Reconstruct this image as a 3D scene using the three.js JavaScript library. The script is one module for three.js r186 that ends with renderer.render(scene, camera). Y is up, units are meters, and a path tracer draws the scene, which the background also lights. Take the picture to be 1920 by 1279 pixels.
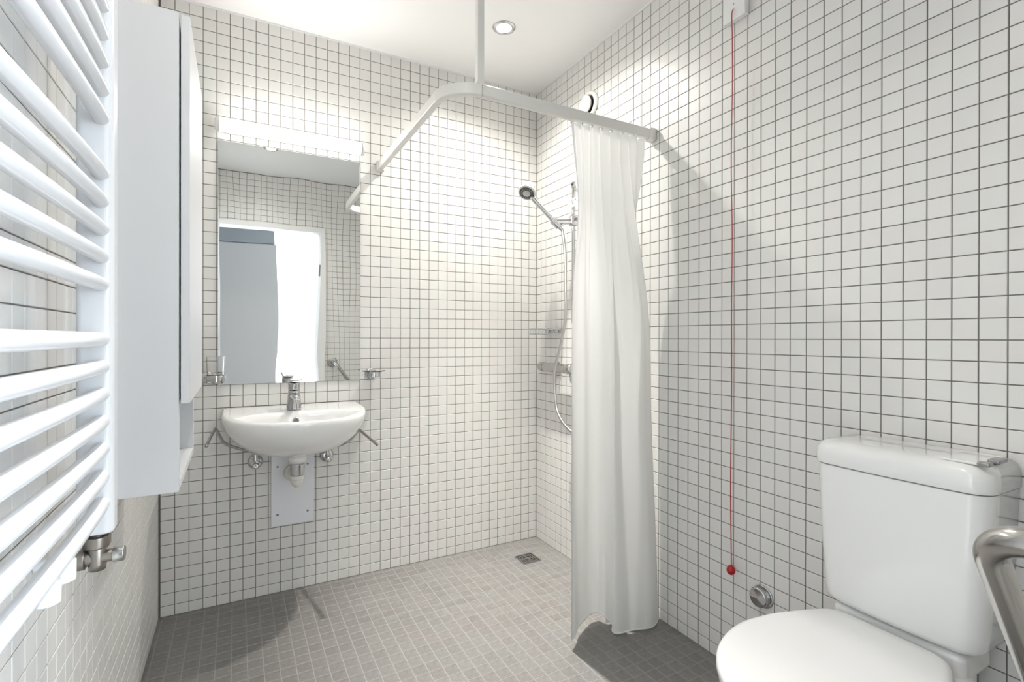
import * as THREE from 'three';
import { RoundedBoxGeometry } from 'three/addons/geometries/RoundedBoxGeometry.js';
import { mergeGeometries, mergeVertices } from 'three/addons/utils/BufferGeometryUtils.js';
import { RectAreaLightUniformsLib } from 'three/addons/lights/RectAreaLightUniformsLib.js';

// ------------------------------------------------------------------ camera, sky, exposure, daylight
const scene = new THREE.Scene();
const renderer = new THREE.WebGLRenderer({ antialias: true });
renderer.toneMapping = THREE.LinearToneMapping;
renderer.toneMappingExposure = 1.36;
renderer.shadowMap.enabled = true;
RectAreaLightUniformsLib.init();

const FOCAL = 938.942, YAW = THREE.MathUtils.degToRad(28.01656), PITCH = THREE.MathUtils.degToRad(-0.10424), ROLL = THREE.MathUtils.degToRad(0.09594);
const EYE = new THREE.Vector3(-1.5231, 1.1471, 2.4595);
const FWD = new THREE.Vector3(Math.sin(YAW) * Math.cos(PITCH), Math.sin(PITCH), -Math.cos(YAW) * Math.cos(PITCH));
const RGT0 = new THREE.Vector3(Math.cos(YAW), 0, Math.sin(YAW)), UP0 = new THREE.Vector3().crossVectors(RGT0, FWD);
const RGT = RGT0.clone().multiplyScalar(Math.cos(ROLL)).addScaledVector(UP0, Math.sin(ROLL));
const UPV = UP0.clone().multiplyScalar(Math.cos(ROLL)).addScaledVector(RGT0, -Math.sin(ROLL));
const camera = new THREE.PerspectiveCamera(2 * Math.atan(639.5 / FOCAL) * 180 / Math.PI, 1920 / 1279, 0.02, 60);
camera.position.copy(EYE);
camera.up.copy(UPV);
camera.lookAt(EYE.clone().add(FWD));
camera.setViewOffset(1920, 1279, 15.893, 4.609, 1920, 1279);   // the lens sits a little off the picture's centre

scene.background = new THREE.Color().setRGB(0.62, 0.78, 1.0);  // overcast sky outside the hall window
const BEAM_1 = 18, SPILL_1 = 4.4, BEAM_2 = 7, SPILL_2 = 1.8, TUBE_POWER = 14, TUBE_GLOW = 4, DAY_POWER = 23, HALL_SPOT = 3;
const WARM = new THREE.Color().setRGB(1, 0.965, 0.91), COOL = new THREE.Color().setRGB(0.80, 0.90, 1.0);

{ // daylight entering through the hall window
  const d = new THREE.RectAreaLight(COOL, DAY_POWER, 2.3, 1.7);
  d.position.set(1.04, 1.35, 4.3); d.lookAt(0, 1.35, 4.3); d.name = 'daylight'; scene.add(d);
}

// ------------------------------------------------------------------ helpers
let seed = 20240611;
const rnd = () => { seed = (seed * 1664525 + 1013904223) >>> 0; return seed / 4294967296; };
const V = (x, y, z) => new THREE.Vector3(x, y, z);
const used = new Map();
function numbered(n) { const k = used.get(n) ?? 0; used.set(n, k + 1); return k ? n + '_' + String(k).padStart(3, '0') : n; }
function sh(o) { o.castShadow = true; o.receiveShadow = true; return o; }
function flat(g) { // plain position / normal / uv, not indexed, so that everything merges
  g = g.index ? g.toNonIndexed() : g;
  for (const k of Object.keys(g.attributes)) if (!['position', 'normal', 'uv'].includes(k)) g.deleteAttribute(k);
  if (!g.attributes.normal) g.computeVertexNormals();
  if (!g.attributes.uv) g.setAttribute('uv', new THREE.BufferAttribute(new Float32Array(g.attributes.position.count * 2), 2));
  return g;
}
function join(gs) { gs = [gs].flat(); return gs.length === 1 ? gs[0] : mergeGeometries(gs.map(flat)); }
function part(name, gs, m, parent, label) {
  const o = sh(new THREE.Mesh(join(gs), m)); o.name = name; parent.add(o);
  if (label) o.userData.label = label;
  return o;
}
function thing(name, label, category, [x, y, z] = [0, 0, 0], group) {
  const o = new THREE.Group(); o.name = numbered(name); o.position.set(x, y, z);
  o.userData = { label, category }; if (group) o.userData.group = group; scene.add(o); return o;
}
function struct(name, gs, m, label, category) {
  const o = sh(new THREE.Mesh(join(gs), m)); o.name = name; scene.add(o);
  o.userData = { kind: 'structure', label, category }; return o;
}
const box = (x0, x1, y0, y1, z0, z1) => new THREE.BoxGeometry(x1 - x0, y1 - y0, z1 - z0).translate((x0 + x1) / 2, (y0 + y1) / 2, (z0 + z1) / 2);
const rbox = (x0, x1, y0, y1, z0, z1, r = 0.004, s = 3) => new RoundedBoxGeometry(x1 - x0, y1 - y0, z1 - z0, s, r).translate((x0 + x1) / 2, (y0 + y1) / 2, (z0 + z1) / 2);
function toward(g, dir) { return g.applyQuaternion(new THREE.Quaternion().setFromUnitVectors(V(0, 1, 0), dir.clone().normalize())); }
function cyl(a, b, r0, r1 = r0, seg = 32) {
  const d = b.clone().sub(a), g = new THREE.CylinderGeometry(r1, r0, d.length(), seg);
  toward(g, d); const c = a.clone().add(b).multiplyScalar(0.5); return g.translate(c.x, c.y, c.z);
}
function lathe(profile, at, dir = V(0, 1, 0), seg = 48) { // profile of [radius, height] along dir
  const g = new THREE.LatheGeometry(profile.map(([r, h]) => new THREE.Vector2(Math.max(r, 1e-5), h)), seg);
  toward(g, dir); return g.translate(at.x, at.y, at.z);
}
function tube(pts, r, { seg = 160, rad = 20, closed = false, caps = true, tension } = {}) {
  const c = new THREE.CatmullRomCurve3(pts, closed, tension === undefined ? 'centripetal' : 'catmullrom', tension ?? 0.5);
  return capped(c, r, seg, rad, closed, caps);
}
function capped(c, r, seg, rad, closed, caps) {
  const gs = [new THREE.TubeGeometry(c, seg, r, rad, closed)];
  if (!closed && caps) for (const t of [0, 1]) {
    const p = c.getPointAt(t), d = c.getTangentAt(t).multiplyScalar(t ? 1 : -1);
    const g = new THREE.SphereGeometry(r, rad, 6, 0, Math.PI * 2, 0, Math.PI / 2).scale(1, 0.35, 1); toward(g, d); gs.push(g.translate(p.x, p.y, p.z));
  }
  return join(gs);
}
function bent(pts, r, bend, { seg = 120, rad = 24, caps = true } = {}) { // straight runs with round bends
  const path = new THREE.CurvePath(); let prev = pts[0].clone();
  for (let i = 1; i < pts.length - 1; i++) {
    const a = pts[i].clone().sub(pts[i - 1]).normalize(), b = pts[i + 1].clone().sub(pts[i]).normalize();
    const B = Array.isArray(bend) ? bend[i - 1] : bend, p0 = pts[i].clone().addScaledVector(a, -B), p1 = pts[i].clone().addScaledVector(b, B);
    if (prev.distanceTo(p0) > 1e-4) path.add(new THREE.LineCurve3(prev, p0));
    const k = 0.45; path.add(new THREE.CubicBezierCurve3(p0, p0.clone().lerp(pts[i], 1 - k + 0.05), p1.clone().lerp(pts[i], 1 - k + 0.05), p1)); prev = p1;
  }
  path.add(new THREE.LineCurve3(prev, pts[pts.length - 1].clone()));
  return capped(path, r, seg, rad, false, caps);
}
function grid(nu, nv, f, { flip = false } = {}) { // surface from f(u, v) -> Vector3, smooth normals
  const pos = [], uv = [], idx = [];
  for (let j = 0; j <= nv; j++) for (let i = 0; i <= nu; i++) { const p = f(i / nu, j / nv); pos.push(p.x, p.y, p.z); uv.push(i / nu, j / nv); }
  for (let j = 0; j < nv; j++) for (let i = 0; i < nu; i++) {
    const a = j * (nu + 1) + i, b = a + 1, c = a + nu + 1, d = c + 1;
    flip ? idx.push(a, c, b, b, c, d) : idx.push(a, b, c, b, d, c);
  }
  const g = new THREE.BufferGeometry(); g.setAttribute('position', new THREE.Float32BufferAttribute(pos, 3)); g.setAttribute('uv', new THREE.Float32BufferAttribute(uv, 2));
  g.setIndex(idx); g.computeVertexNormals(); return g;
}
function loft(rings, { capBottom = true, capTop = true } = {}) { // rings of equally many Vector3, closed round
  const n = rings[0].length, pos = [], idx = [];
  for (const r of rings) for (const p of r) pos.push(p.x, p.y, p.z);
  for (let j = 0; j < rings.length - 1; j++) for (let i = 0; i < n; i++) {
    const a = j * n + i, b = j * n + (i + 1) % n, c = a + n, d = b + n; idx.push(a, b, c, b, d, c);
  }
  for (const [on, j, up] of [[capBottom, 0, false], [capTop, rings.length - 1, true]]) if (on) {
    const c = rings[j].reduce((s, p) => s.add(p), V(0, 0, 0)).multiplyScalar(1 / n), k = pos.length / 3; pos.push(c.x, c.y, c.z);
    for (let i = 0; i < n; i++) { const a = j * n + i, b = j * n + (i + 1) % n; up ? idx.push(a, b, k) : idx.push(b, a, k); }
  }
  const g = new THREE.BufferGeometry(); g.setAttribute('position', new THREE.Float32BufferAttribute(pos, 3)); g.setIndex(idx); g.computeVertexNormals(); return g;
}
const smooth = (a, b, x) => { const t = Math.min(1, Math.max(0, (x - a) / (b - a))); return t * t * (3 - 2 * t); };

// ------------------------------------------------------------------ materials
const rgb = (r, g, b) => new THREE.Color().setRGB(r, g, b);
const std = (c, roughness, extra = {}) => new THREE.MeshStandardMaterial({ color: c, roughness, ...extra });
function noiseTexture(n, cells, lo, hi, srgb) { // layered value noise, tiles seamlessly
  const data = new Uint8Array(n * n * 4), layers = cells.map((c) => ({ c, v: Array.from({ length: c * c }, rnd) }));
  for (let y = 0; y < n; y++) for (let x = 0; x < n; x++) {
    let s = 0, w = 0, a = 1;
    for (const { c, v } of layers) {
      const fx = x / n * c, fy = y / n * c, ix = Math.floor(fx), iy = Math.floor(fy), tx = smooth(0, 1, fx - ix), ty = smooth(0, 1, fy - iy);
      const q = (i, j) => v[(j % c) * c + (i % c)];
      s += a * ((q(ix, iy) * (1 - tx) + q(ix + 1, iy) * tx) * (1 - ty) + (q(ix, iy + 1) * (1 - tx) + q(ix + 1, iy + 1) * tx) * ty); w += a; a *= 0.75;
    }
    const k = Math.round(lo + (hi - lo) * s / w); data.set([k, k, k, 255], (y * n + x) * 4);
  }
  const t = new THREE.DataTexture(data, n, n); t.wrapS = t.wrapT = THREE.RepeatWrapping; t.magFilter = THREE.LinearFilter; t.minFilter = THREE.LinearMipmapLinearFilter; t.generateMipmaps = true;
  if (srgb) t.colorSpace = THREE.SRGBColorSpace; t.needsUpdate = true; return t;
}
const floorGrain = noiseTexture(256, [9, 31, 97], 205, 255, true); floorGrain.repeat.set(5, 5);
const plasterGrain = noiseTexture(256, [23, 61, 127], 0, 255, false); plasterGrain.repeat.set(2, 2);

const wallTints = [[0.77, 0.76, 0.735], [0.765, 0.745, 0.72], [0.765, 0.765, 0.735], [0.78, 0.77, 0.745], [0.755, 0.745, 0.725]];
const wallTileMats = wallTints.map((c) => std(rgb(...c), 0.34));
const wallFieldMat = std(rgb(1, 1, 1), 0.34, { vertexColors: true });
const groutMat = std(rgb(0.175, 0.165, 0.15), 0.9);
const floorTints = [[0.275, 0.262, 0.251], [0.264, 0.249, 0.239], [0.28, 0.271, 0.257], [0.269, 0.263, 0.254], [0.257, 0.246, 0.235]];
const floorTileMats = floorTints.map((c) => std(rgb(...c), 0.42, { map: floorGrain }));
const floorFieldMat = std(rgb(1, 1, 1), 0.42, { vertexColors: true, map: floorGrain });
const floorGroutMat = std(rgb(0.32, 0.31, 0.295), 0.85);
const ceilingMat = std(rgb(0.88, 0.88, 0.87), 0.6, { bumpMap: plasterGrain, bumpScale: 0.0003 });
const paintMat = std(rgb(0.82, 0.82, 0.81), 0.55);
const chrome = std(rgb(0.56, 0.56, 0.57), 0.07, { metalness: 1 });
const darkChrome = std(rgb(0.40, 0.40, 0.40), 0.16, { metalness: 1 });
const satin = std(rgb(0.50, 0.49, 0.475), 0.18, { metalness: 1 });
const steel = std(rgb(0.40, 0.39, 0.38), 0.34, { metalness: 1 });
const valveMetal = std(rgb(0.33, 0.30, 0.27), 0.36, { metalness: 1 });
const ceramic = new THREE.MeshPhysicalMaterial({ color: rgb(0.86, 0.86, 0.85), roughness: 0.12, clearcoat: 0.5, clearcoatRoughness: 0.04 });
const plasticWhite = std(rgb(0.84, 0.84, 0.83), 0.25);
const seatPlastic = std(rgb(0.87, 0.87, 0.87), 0.22);
const creamPlastic = std(rgb(0.80, 0.785, 0.74), 0.35);
const enamel = std(rgb(0.71, 0.72, 0.74), 0.2);
const laminate = std(rgb(0.74, 0.75, 0.77), 0.45);
const railMat = std(rgb(0.78, 0.765, 0.73), 0.32);
const darkMat = std(rgb(0.012, 0.012, 0.012), 0.7);
const screwMat = std(rgb(0.2, 0.2, 0.21), 0.35, { metalness: 1 });
const curtainMat = new THREE.MeshPhysicalMaterial({ color: rgb(0.93, 0.93, 0.915), roughness: 1, transmission: 0.28, thickness: 0, side: THREE.DoubleSide });
const hemMat = new THREE.MeshPhysicalMaterial({ color: rgb(0.9, 0.9, 0.89), roughness: 1, transmission: 0.15, thickness: 0, side: THREE.DoubleSide });
const glassMat = new THREE.MeshPhysicalMaterial({ color: rgb(1, 1, 1), roughness: 0.02, transmission: 1, thickness: 0.003, ior: 1.5 });
const paneMat = new THREE.MeshPhysicalMaterial({ color: rgb(1, 1, 1), roughness: 0, transmission: 1, thickness: 0, ior: 1.5 });
const red = std(rgb(0.42, 0.006, 0.012), 0.35);
const mirrorMat = std(rgb(0.86, 0.87, 0.86), 0.0, { metalness: 1 });
const greyDoor = std(rgb(0.42, 0.415, 0.41), 0.5);
const keyGrey = std(rgb(0.32, 0.32, 0.32), 0.25, { metalness: 0.6 });
const lampGlow = new THREE.MeshStandardMaterial({ color: rgb(0.9, 0.9, 0.9), roughness: 0.4, emissive: rgb(1, 0.97, 0.92), emissiveIntensity: TUBE_GLOW });
const spotGlow = new THREE.MeshStandardMaterial({ color: rgb(0.9, 0.9, 0.9), roughness: 0.3, emissive: WARM, emissiveIntensity: 14 });

// ------------------------------------------------------------------ room shell
const P = 0.05, W = 1.805, H = 2.548, D = 2.335, Y0 = 0.0435, GAP = 0.0025, T = 0.0016; // tile pitch, room width, height, depth, first joint, joint width, tile relief
const DOOR = { x0: -1.785, x1: -0.872, y1: 2.088 };
const tileCache = new Map();
function tileGeometry(w, h) {
  const key = w.toFixed(4) + '|' + h.toFixed(4);
  if (tileCache.has(key)) return tileCache.get(key);
  const a = w / 2, b = h / 2, e = 0.0011, q = [[a, b, -0.006], [a, b, -e], [a - e, b - e, 0]];
  const pos = [], nor = [], uv = [], put = (pts, n) => { for (const k of [0, 1, 2, 0, 2, 3]) { pos.push(...pts[k]); nor.push(...n); uv.push(pts[k][0], pts[k][1]); } };
  const corner = ([x, y, z], i) => [[-x, -y, z], [x, -y, z], [x, y, z], [-x, y, z]][i];
  put([0, 1, 2, 3].map((i) => corner(q[2], i)), [0, 0, 1]);
  const out = [[0, -1], [1, 0], [0, 1], [-1, 0]];
  for (let i = 0; i < 4; i++) {
    const j = (i + 1) % 4, [ox, oy] = out[i];
    put([corner(q[1], i), corner(q[1], j), corner(q[2], j), corner(q[2], i)], [ox * 0.707, oy * 0.707, 0.707]);
    put([corner(q[0], i), corner(q[0], j), corner(q[1], j), corner(q[1], i)], [ox, oy, 0]);
  }
  const g = new THREE.BufferGeometry();
  g.setAttribute('position', new THREE.Float32BufferAttribute(pos, 3)); g.setAttribute('normal', new THREE.Float32BufferAttribute(nor, 3)); g.setAttribute('uv', new THREE.Float32BufferAttribute(uv, 2));
  tileCache.set(key, g); return g;
}
function pixel(p) { const d = p.clone().sub(EYE), z = d.dot(FWD); return z < 0.05 ? null : [944.107 + FOCAL * d.dot(RGT) / z, 634.891 - FOCAL * d.dot(UPV) / z, z]; }
// us, vs: joint positions along the surface; place(u, v) -> centre point; quat: local (u, v, normal) -> world
function tiled(wall, us, vs, place, quat, mats, tints, fieldMat, skip, hidden) {
  const cells = [];
  for (let i = 0; i < us.length - 1; i++) for (let j = 0; j < vs.length - 1; j++) {
    const w = us[i + 1] - us[i] - GAP, h = vs[j + 1] - vs[j] - GAP; if (w < 0.004 || h < 0.004) continue;
    const u = (us[i] + us[i + 1]) / 2, v = (vs[j] + vs[j + 1]) / 2; if (skip?.(u, v)) continue;
    const c = place(u, v), px = pixel(c); let score = 0;
    if (px && px[0] > -5 && px[0] < 1925 && px[1] > -5 && px[1] < 1284 && !hidden?.(u, v, px)) {
      const A = pixel(place(u - w / 2, v - h / 2)), B = pixel(place(u + w / 2, v - h / 2)), C = pixel(place(u - w / 2, v + h / 2));
      if (A && B && C) score = Math.abs((B[0] - A[0]) * (C[1] - A[1]) - (B[1] - A[1]) * (C[0] - A[0]));
    }
    cells.push({ w, h, c, score, t: Math.floor(rnd() * tints.length), tilt: [(rnd() - 0.5) * 0.006, (rnd() - 0.5) * 0.006] });
  }
  cells.sort((a, b) => b.score - a.score);
  const rest = [];
  cells.forEach((k, n) => {
    const g = tileGeometry(k.w, k.h), q = quat.clone().multiply(new THREE.Quaternion().setFromEuler(new THREE.Euler(k.tilt[0], k.tilt[1], 0)));
    if (n < 300 && k.score > 60) {
      const m = sh(new THREE.Mesh(g, mats[k.t])); m.name = 'tile'; m.position.copy(k.c); m.quaternion.copy(q); wall.add(m);
    } else {
      const c = g.clone().applyMatrix4(new THREE.Matrix4().compose(k.c, q, V(1, 1, 1))), n3 = c.attributes.position.count, col = new Float32Array(n3 * 3);
      for (let i = 0; i < n3; i++) col.set(tints[k.t], i * 3);
      const uv = c.attributes.uv; for (let i = 0; i < n3; i++) uv.setXY(i, uv.getX(i) + k.c.x * 0.37 + k.c.y, uv.getY(i) + k.c.z * 0.61 + k.c.y);
      c.setAttribute('color', new THREE.BufferAttribute(col, 3)); rest.push(c);
    }
  });
  if (rest.length) { const f = sh(new THREE.Mesh(mergeGeometries(rest), fieldMat)); f.name = 'tile_field'; f.userData.kind = 'stuff'; wall.add(f); }
}
function joints(lo, hi, origin) { const a = [lo]; for (let k = Math.ceil((lo - origin) / P + 0.08); origin + k * P < hi - 0.004; k++) a.push(origin + k * P); a.push(hi); return a; }
const q = (ax, an) => new THREE.Quaternion().setFromAxisAngle(ax, an), YA = V(0, 1, 0), XA = V(1, 0, 0);
const rows = joints(0, H, Y0);
const within = (a, x0, x1, b, y0, y1) => a > x0 && a < x1 && b > y0 && b < y1;

const wallBack = struct('wall_back', box(-W - 0.1, 0.1, -0.08, H + 0.1, -0.1, -T), groutMat, 'white mosaic tiled wall behind the washbasin and mirror', 'wall');
tiled(wallBack, joints(-W, 0, 0), rows, (u, v) => V(u, v, 0), q(YA, 0), wallTileMats, wallTints, wallFieldMat, null,
  (u, v) => within(u, -1.6, -1, v, 0.94, 2.0) || within(u, -2, -1.6, v, 1.0, 2.6) || within(u, -1.56, -1.05, v, 0.62, 0.86) || within(u, -1.39, -1.21, v, 0.3, 0.65));
const wallRight = struct('wall_right', box(T, 0.1, -0.08, H + 0.1, -T, D + 0.12), groutMat, 'white mosaic tiled wall behind the toilet and red pull cord', 'wall');
tiled(wallRight, joints(0, D, 0), rows, (u, v) => V(0, v, u), q(YA, -Math.PI / 2), wallTileMats, wallTints, wallFieldMat, null,
  (u, v) => within(u, 1.68, 2.05, v, 0.3, 0.86) || v < 0.25 && u > 1.45 || within(u, 0.5, 0.95, v, 0, 1.9));
const wallLeft = struct('wall_left', box(-W - 0.1, -W - T, -0.08, H + 0.1, -T, D + 0.12), groutMat, 'white mosaic tiled wall carrying the towel radiator and cabinet', 'wall');
tiled(wallLeft, joints(0, D, 0.005), rows, (u, v) => V(-W, v, u), q(YA, Math.PI / 2), wallTileMats, wallTints, wallFieldMat, null,
  (u, v) => within(u, 0, 1.2, v, 0.75, 2.6));
const wallFront = struct('wall_front', [box(-W - 0.1, DOOR.x0 - 0.02, -0.08, H + 0.1, D + T, D + 0.12), box(DOOR.x1 + 0.02, 0.1, -0.08, H + 0.1, D + T, D + 0.12), box(DOOR.x0 - 0.02, DOOR.x1 + 0.02, DOOR.y1 + 0.02, H + 0.1, D + T, D + 0.12)],
  groutMat, 'white mosaic tiled wall around the doorway, seen in the mirror', 'wall');
tiled(wallFront, joints(-W, 0, 0), rows, (u, v) => V(u, v, D), q(YA, Math.PI), wallTileMats, wallTints, wallFieldMat,
  (u, v) => u < DOOR.x1 + 0.04 && v < DOOR.y1 + 0.03);
const floor = struct('floor', box(-W - 0.1, 0.1, -0.1, -0.0008, -T, D + 0.12), floorGroutMat, 'warm grey mosaic tiled shower room floor with pale joints', 'floor');
const DRAIN = { x: -0.19, z: 0.225, h: 0.052 };
tiled(floor, joints(-W, 0, 0.01), joints(-D, 0, -0.025), (u, v) => V(u, 0, -v), q(XA, -Math.PI / 2), floorTileMats, floorTints, floorFieldMat,
  (u, v) => Math.abs(u - DRAIN.x) < 0.05 && Math.abs(-v - DRAIN.z) < 0.05, (u, v, px) => px[0] > 1340 || -v > 1.5 && u > -0.6);
struct('ceiling', box(-W - 0.1, 0.1, H, H + 0.1, -0.1, D + 0.12), ceilingMat, 'plain white painted ceiling', 'ceiling');
// sealant bead under the ceiling
struct('trim_1', [box(-W, 0, H - 0.008, H, 0.0005, 0.006), box(-0.006, -0.0005, H - 0.008, H, 0.006, D)], paintMat, 'thin white sealant bead where tiles meet the ceiling', 'trim');

// door frame and hall
{
  const { x0, x1, y1 } = DOOR, f = struct('door_1', [rbox(x1, x1 + 0.055, 0, y1 + 0.045, D - 0.012, D + 0.135, 0.004), rbox(x0 - 0.018, x0, 0, y1 + 0.045, D - 0.012, D + 0.135, 0.004), rbox(x0 - 0.0175, x1 + 0.0545, y1, y1 + 0.0445, D - 0.0125, D + 0.1345, 0.004)],
    paintMat, 'white painted door frame of the bathroom doorway', 'door frame');
  part('hinge', [cyl(V(x1 - 0.006, 1.70, D + 0.03), V(x1 - 0.006, 1.80, D + 0.03), 0.008), box(x1 - 0.002, x1 + 0.001, 1.70, 1.80, D + 0.0, D + 0.03)], steel, f);
  const hx0 = -2.5, hx1 = 1.0, hz0 = D + 0.12, hz1 = 7.0, hh = 2.46, wz0 = 3.15, wz1 = 5.45, wy0 = 0.5, wy1 = 2.2;
  struct('floor_hall', box(hx0, hx1, -0.1, -0.001, hz0, hz1), std(rgb(0.5, 0.47, 0.43), 0.5), 'pale hall floor beyond the doorway', 'floor');
  struct('ceiling_hall', box(hx0 - 0.1, hx1 + 0.1, hh, hh + 0.1, hz0, hz1 + 0.1), paintMat, 'white hall ceiling beyond the doorway', 'ceiling');
  struct('wall_hall_end', box(hx0 - 0.1, hx1 + 0.1, -0.1, hh, hz1, hz1 + 0.1), paintMat, 'bright white end wall of the hall seen in the mirror', 'wall');
  struct('wall_hall_left', box(hx0 - 0.1, hx0, -0.1, hh, hz0, hz1), paintMat, 'white side wall of the hall', 'wall');
  struct('wall_hall_near', [box(hx0, -W - 0.1, -0.1, hh, hz0 - 0.1, hz0), box(0.1, hx1, -0.1, hh, hz0 - 0.1, hz0)], paintMat, 'white hall wall beside the bathroom', 'wall');
  struct('wall_hall_right', [box(hx1, hx1 + 0.1, -0.1, wy0, hz0, hz1), box(hx1, hx1 + 0.1, wy1, hh, hz0, hz1), box(hx1, hx1 + 0.1, wy0, wy1, hz0, wz0), box(hx1, hx1 + 0.1, wy0, wy1, wz1, hz1)], paintMat, 'white hall wall with the window', 'wall');
  const w = struct('window_1', [box(hx1 + 0.05, hx1 + 0.09, wy0, wy0 + 0.05, wz0, wz1), box(hx1 + 0.05, hx1 + 0.09, wy1 - 0.05, wy1, wz0, wz1), box(hx1 + 0.05, hx1 + 0.09, wy0, wy1, wz0, wz0 + 0.05), box(hx1 + 0.05, hx1 + 0.09, wy0, wy1, wz1 - 0.05, wz1)], paintMat, 'white framed hall window', 'window');
  part('pane', box(hx1 + 0.068, hx1 + 0.072, wy0 + 0.05, wy1 - 0.05, wz0 + 0.05, wz1 - 0.05), paneMat, w);

  const cup = thing('hall_cupboard', 'tall grey built-in cupboard in the hall, seen in the mirror', 'cupboard', [-1.80, 0, 3.14]);
  part('carcass', box(-0.66, 0.61, 0.001, 2.455, 0.022, 0.55), greyDoor, cup);
  part('cupboard_door', rbox(-0.66, 0.625, 0.01, 2.075, 0.0, 0.02, 0.002), greyDoor, cup);
  part('top_panel', rbox(-0.66, 0.61, 2.085, 2.455, 0.004, 0.02, 0.002), std(rgb(0.25, 0.27, 0.29), 0.5), cup, 'darker grey top panel');
  part('catch_plate', rbox(0.6245, 0.629, 0.94, 1.03, 0.002, 0.018, 0.001), steel, cup);
}

// ------------------------------------------------------------------ lamps
function downlight(x, y, z, label, group, power, color) {
  const t = thing('ceiling_downlight', label, 'ceiling light', [x, y, z], group);
  part('bezel', lathe([[0.034, -0.001], [0.036, -0.006], [0.044, -0.007], [0.0505, -0.003], [0.052, 0], [0.034, 0]], V(0, 0, 0)), chrome, t, 'chrome bezel');
  part('lens', lathe([[0, -0.003], [0.034, -0.003], [0.034, 0], [0, 0]], V(0, 0, 0)), spotGlow, t, 'glowing lens');
  for (const [name, cd, half] of [['downlight_beam', power[0], 25], ['downlight_spill', power[1], 76]]) { // reflector beam and the weaker light beside it
    const s = new THREE.SpotLight(color, cd, 0, THREE.MathUtils.degToRad(half), 1, 2);
    s.position.set(0, -0.012, 0); s.target.position.set(0, -1.5, 0.11); s.castShadow = true; s.shadow.radius = 1.3; s.shadow.mapSize.set(1024, 1024); s.name = name;
    t.add(s); t.add(s.target); s.target.name = 'beam_target';
  }
}
downlight(-0.4595, H, 0.4602, 'round recessed downlight glowing above the shower', null, [BEAM_1, SPILL_1], WARM);
downlight(-1.302, H, 1.645, 'round recessed downlight with chrome bezel, seen in the mirror', null, [BEAM_2, SPILL_2], WARM);
downlight(-0.70, 2.46, 5.15, 'small hall ceiling downlight nearer the bathroom doorway, seen in the mirror', 'hall downlights', [HALL_SPOT, 1], WARM);
downlight(-0.70, 2.46, 6.45, 'small hall ceiling downlight close to the bright end wall, seen in the mirror', 'hall downlights', [HALL_SPOT, 1], WARM);
{
  const t = thing('mirror_light', 'glowing white tube light mounted above the mirror', 'wall light', [-1.298, 2.038, 0]);
  part('base', rbox(-0.285, 0.285, -0.016, 0.016, 0.0005, 0.026, 0.004), plasticWhite, t);
  part('diffuser', lathe([[0, -0.29], [0.028, -0.29], [0.0285, -0.288], [0.0285, 0.288], [0.028, 0.29], [0, 0.29]], V(0, 0, 0.05), V(1, 0, 0), 40), lampGlow, t, 'glowing opal tube');
  for (const s of [-1, 1]) part('end_cap', lathe([[0, 0], [0.0295, 0], [0.0295, 0.012], [0.02, 0.018], [0, 0.018]], V(s * 0.29, 0, 0.05), V(s, 0, 0), 32), plasticWhite, t);
  const l = new THREE.RectAreaLight(rgb(1, 0.985, 0.95), TUBE_POWER, 0.57, 0.055);
  l.position.set(0, 0, 0.082); l.rotation.y = Math.PI; l.name = 'tube_beam'; t.add(l);
  for (const s of [-1, 1]) { // the tube shines upwards and downwards too
    const k = new THREE.RectAreaLight(rgb(1, 0.985, 0.95), TUBE_POWER * 0.75, 0.57, 0.055); k.position.set(0, s * 0.026, 0.070); k.rotation.x = s * 2.2; k.name = 'tube_beam'; t.add(k);
  }
}

// ------------------------------------------------------------------ mirror
{
  const x0 = -1.595, x1 = -1.001, y0 = 0.9435, y1 = 1.988, zf = 0.0065;
  const t = thing('wall_mirror', 'tall rectangular frameless mirror above the washbasin', 'mirror', [(x0 + x1) / 2, y0, 0]);
  const wob = (x, y) => 0.00011 * (Math.sin(x * 21 + 1.3) * Math.sin(y * 6 + 0.4) + 0.7 * Math.sin(x * 34 + y * 5) + 0.5 * Math.sin(y * 17 + 2 + x * 4));
  const w = x1 - x0, h = y1 - y0;
  const glass = grid(48, 72, (u, v) => { const x = (u - 0.5) * w, y = v * h, e = Math.min(1, Math.min(u, 1 - u, v, 1 - v) * 8); return V(x, y, zf + wob(x, y) * e); });
  part('mirror_glass', glass, mirrorMat, t);
  part('backing', box(-w / 2, w / 2, 0, h, 0.0006, zf - 0.0004), std(rgb(0.45, 0.47, 0.46), 0.3), t);
}

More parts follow.
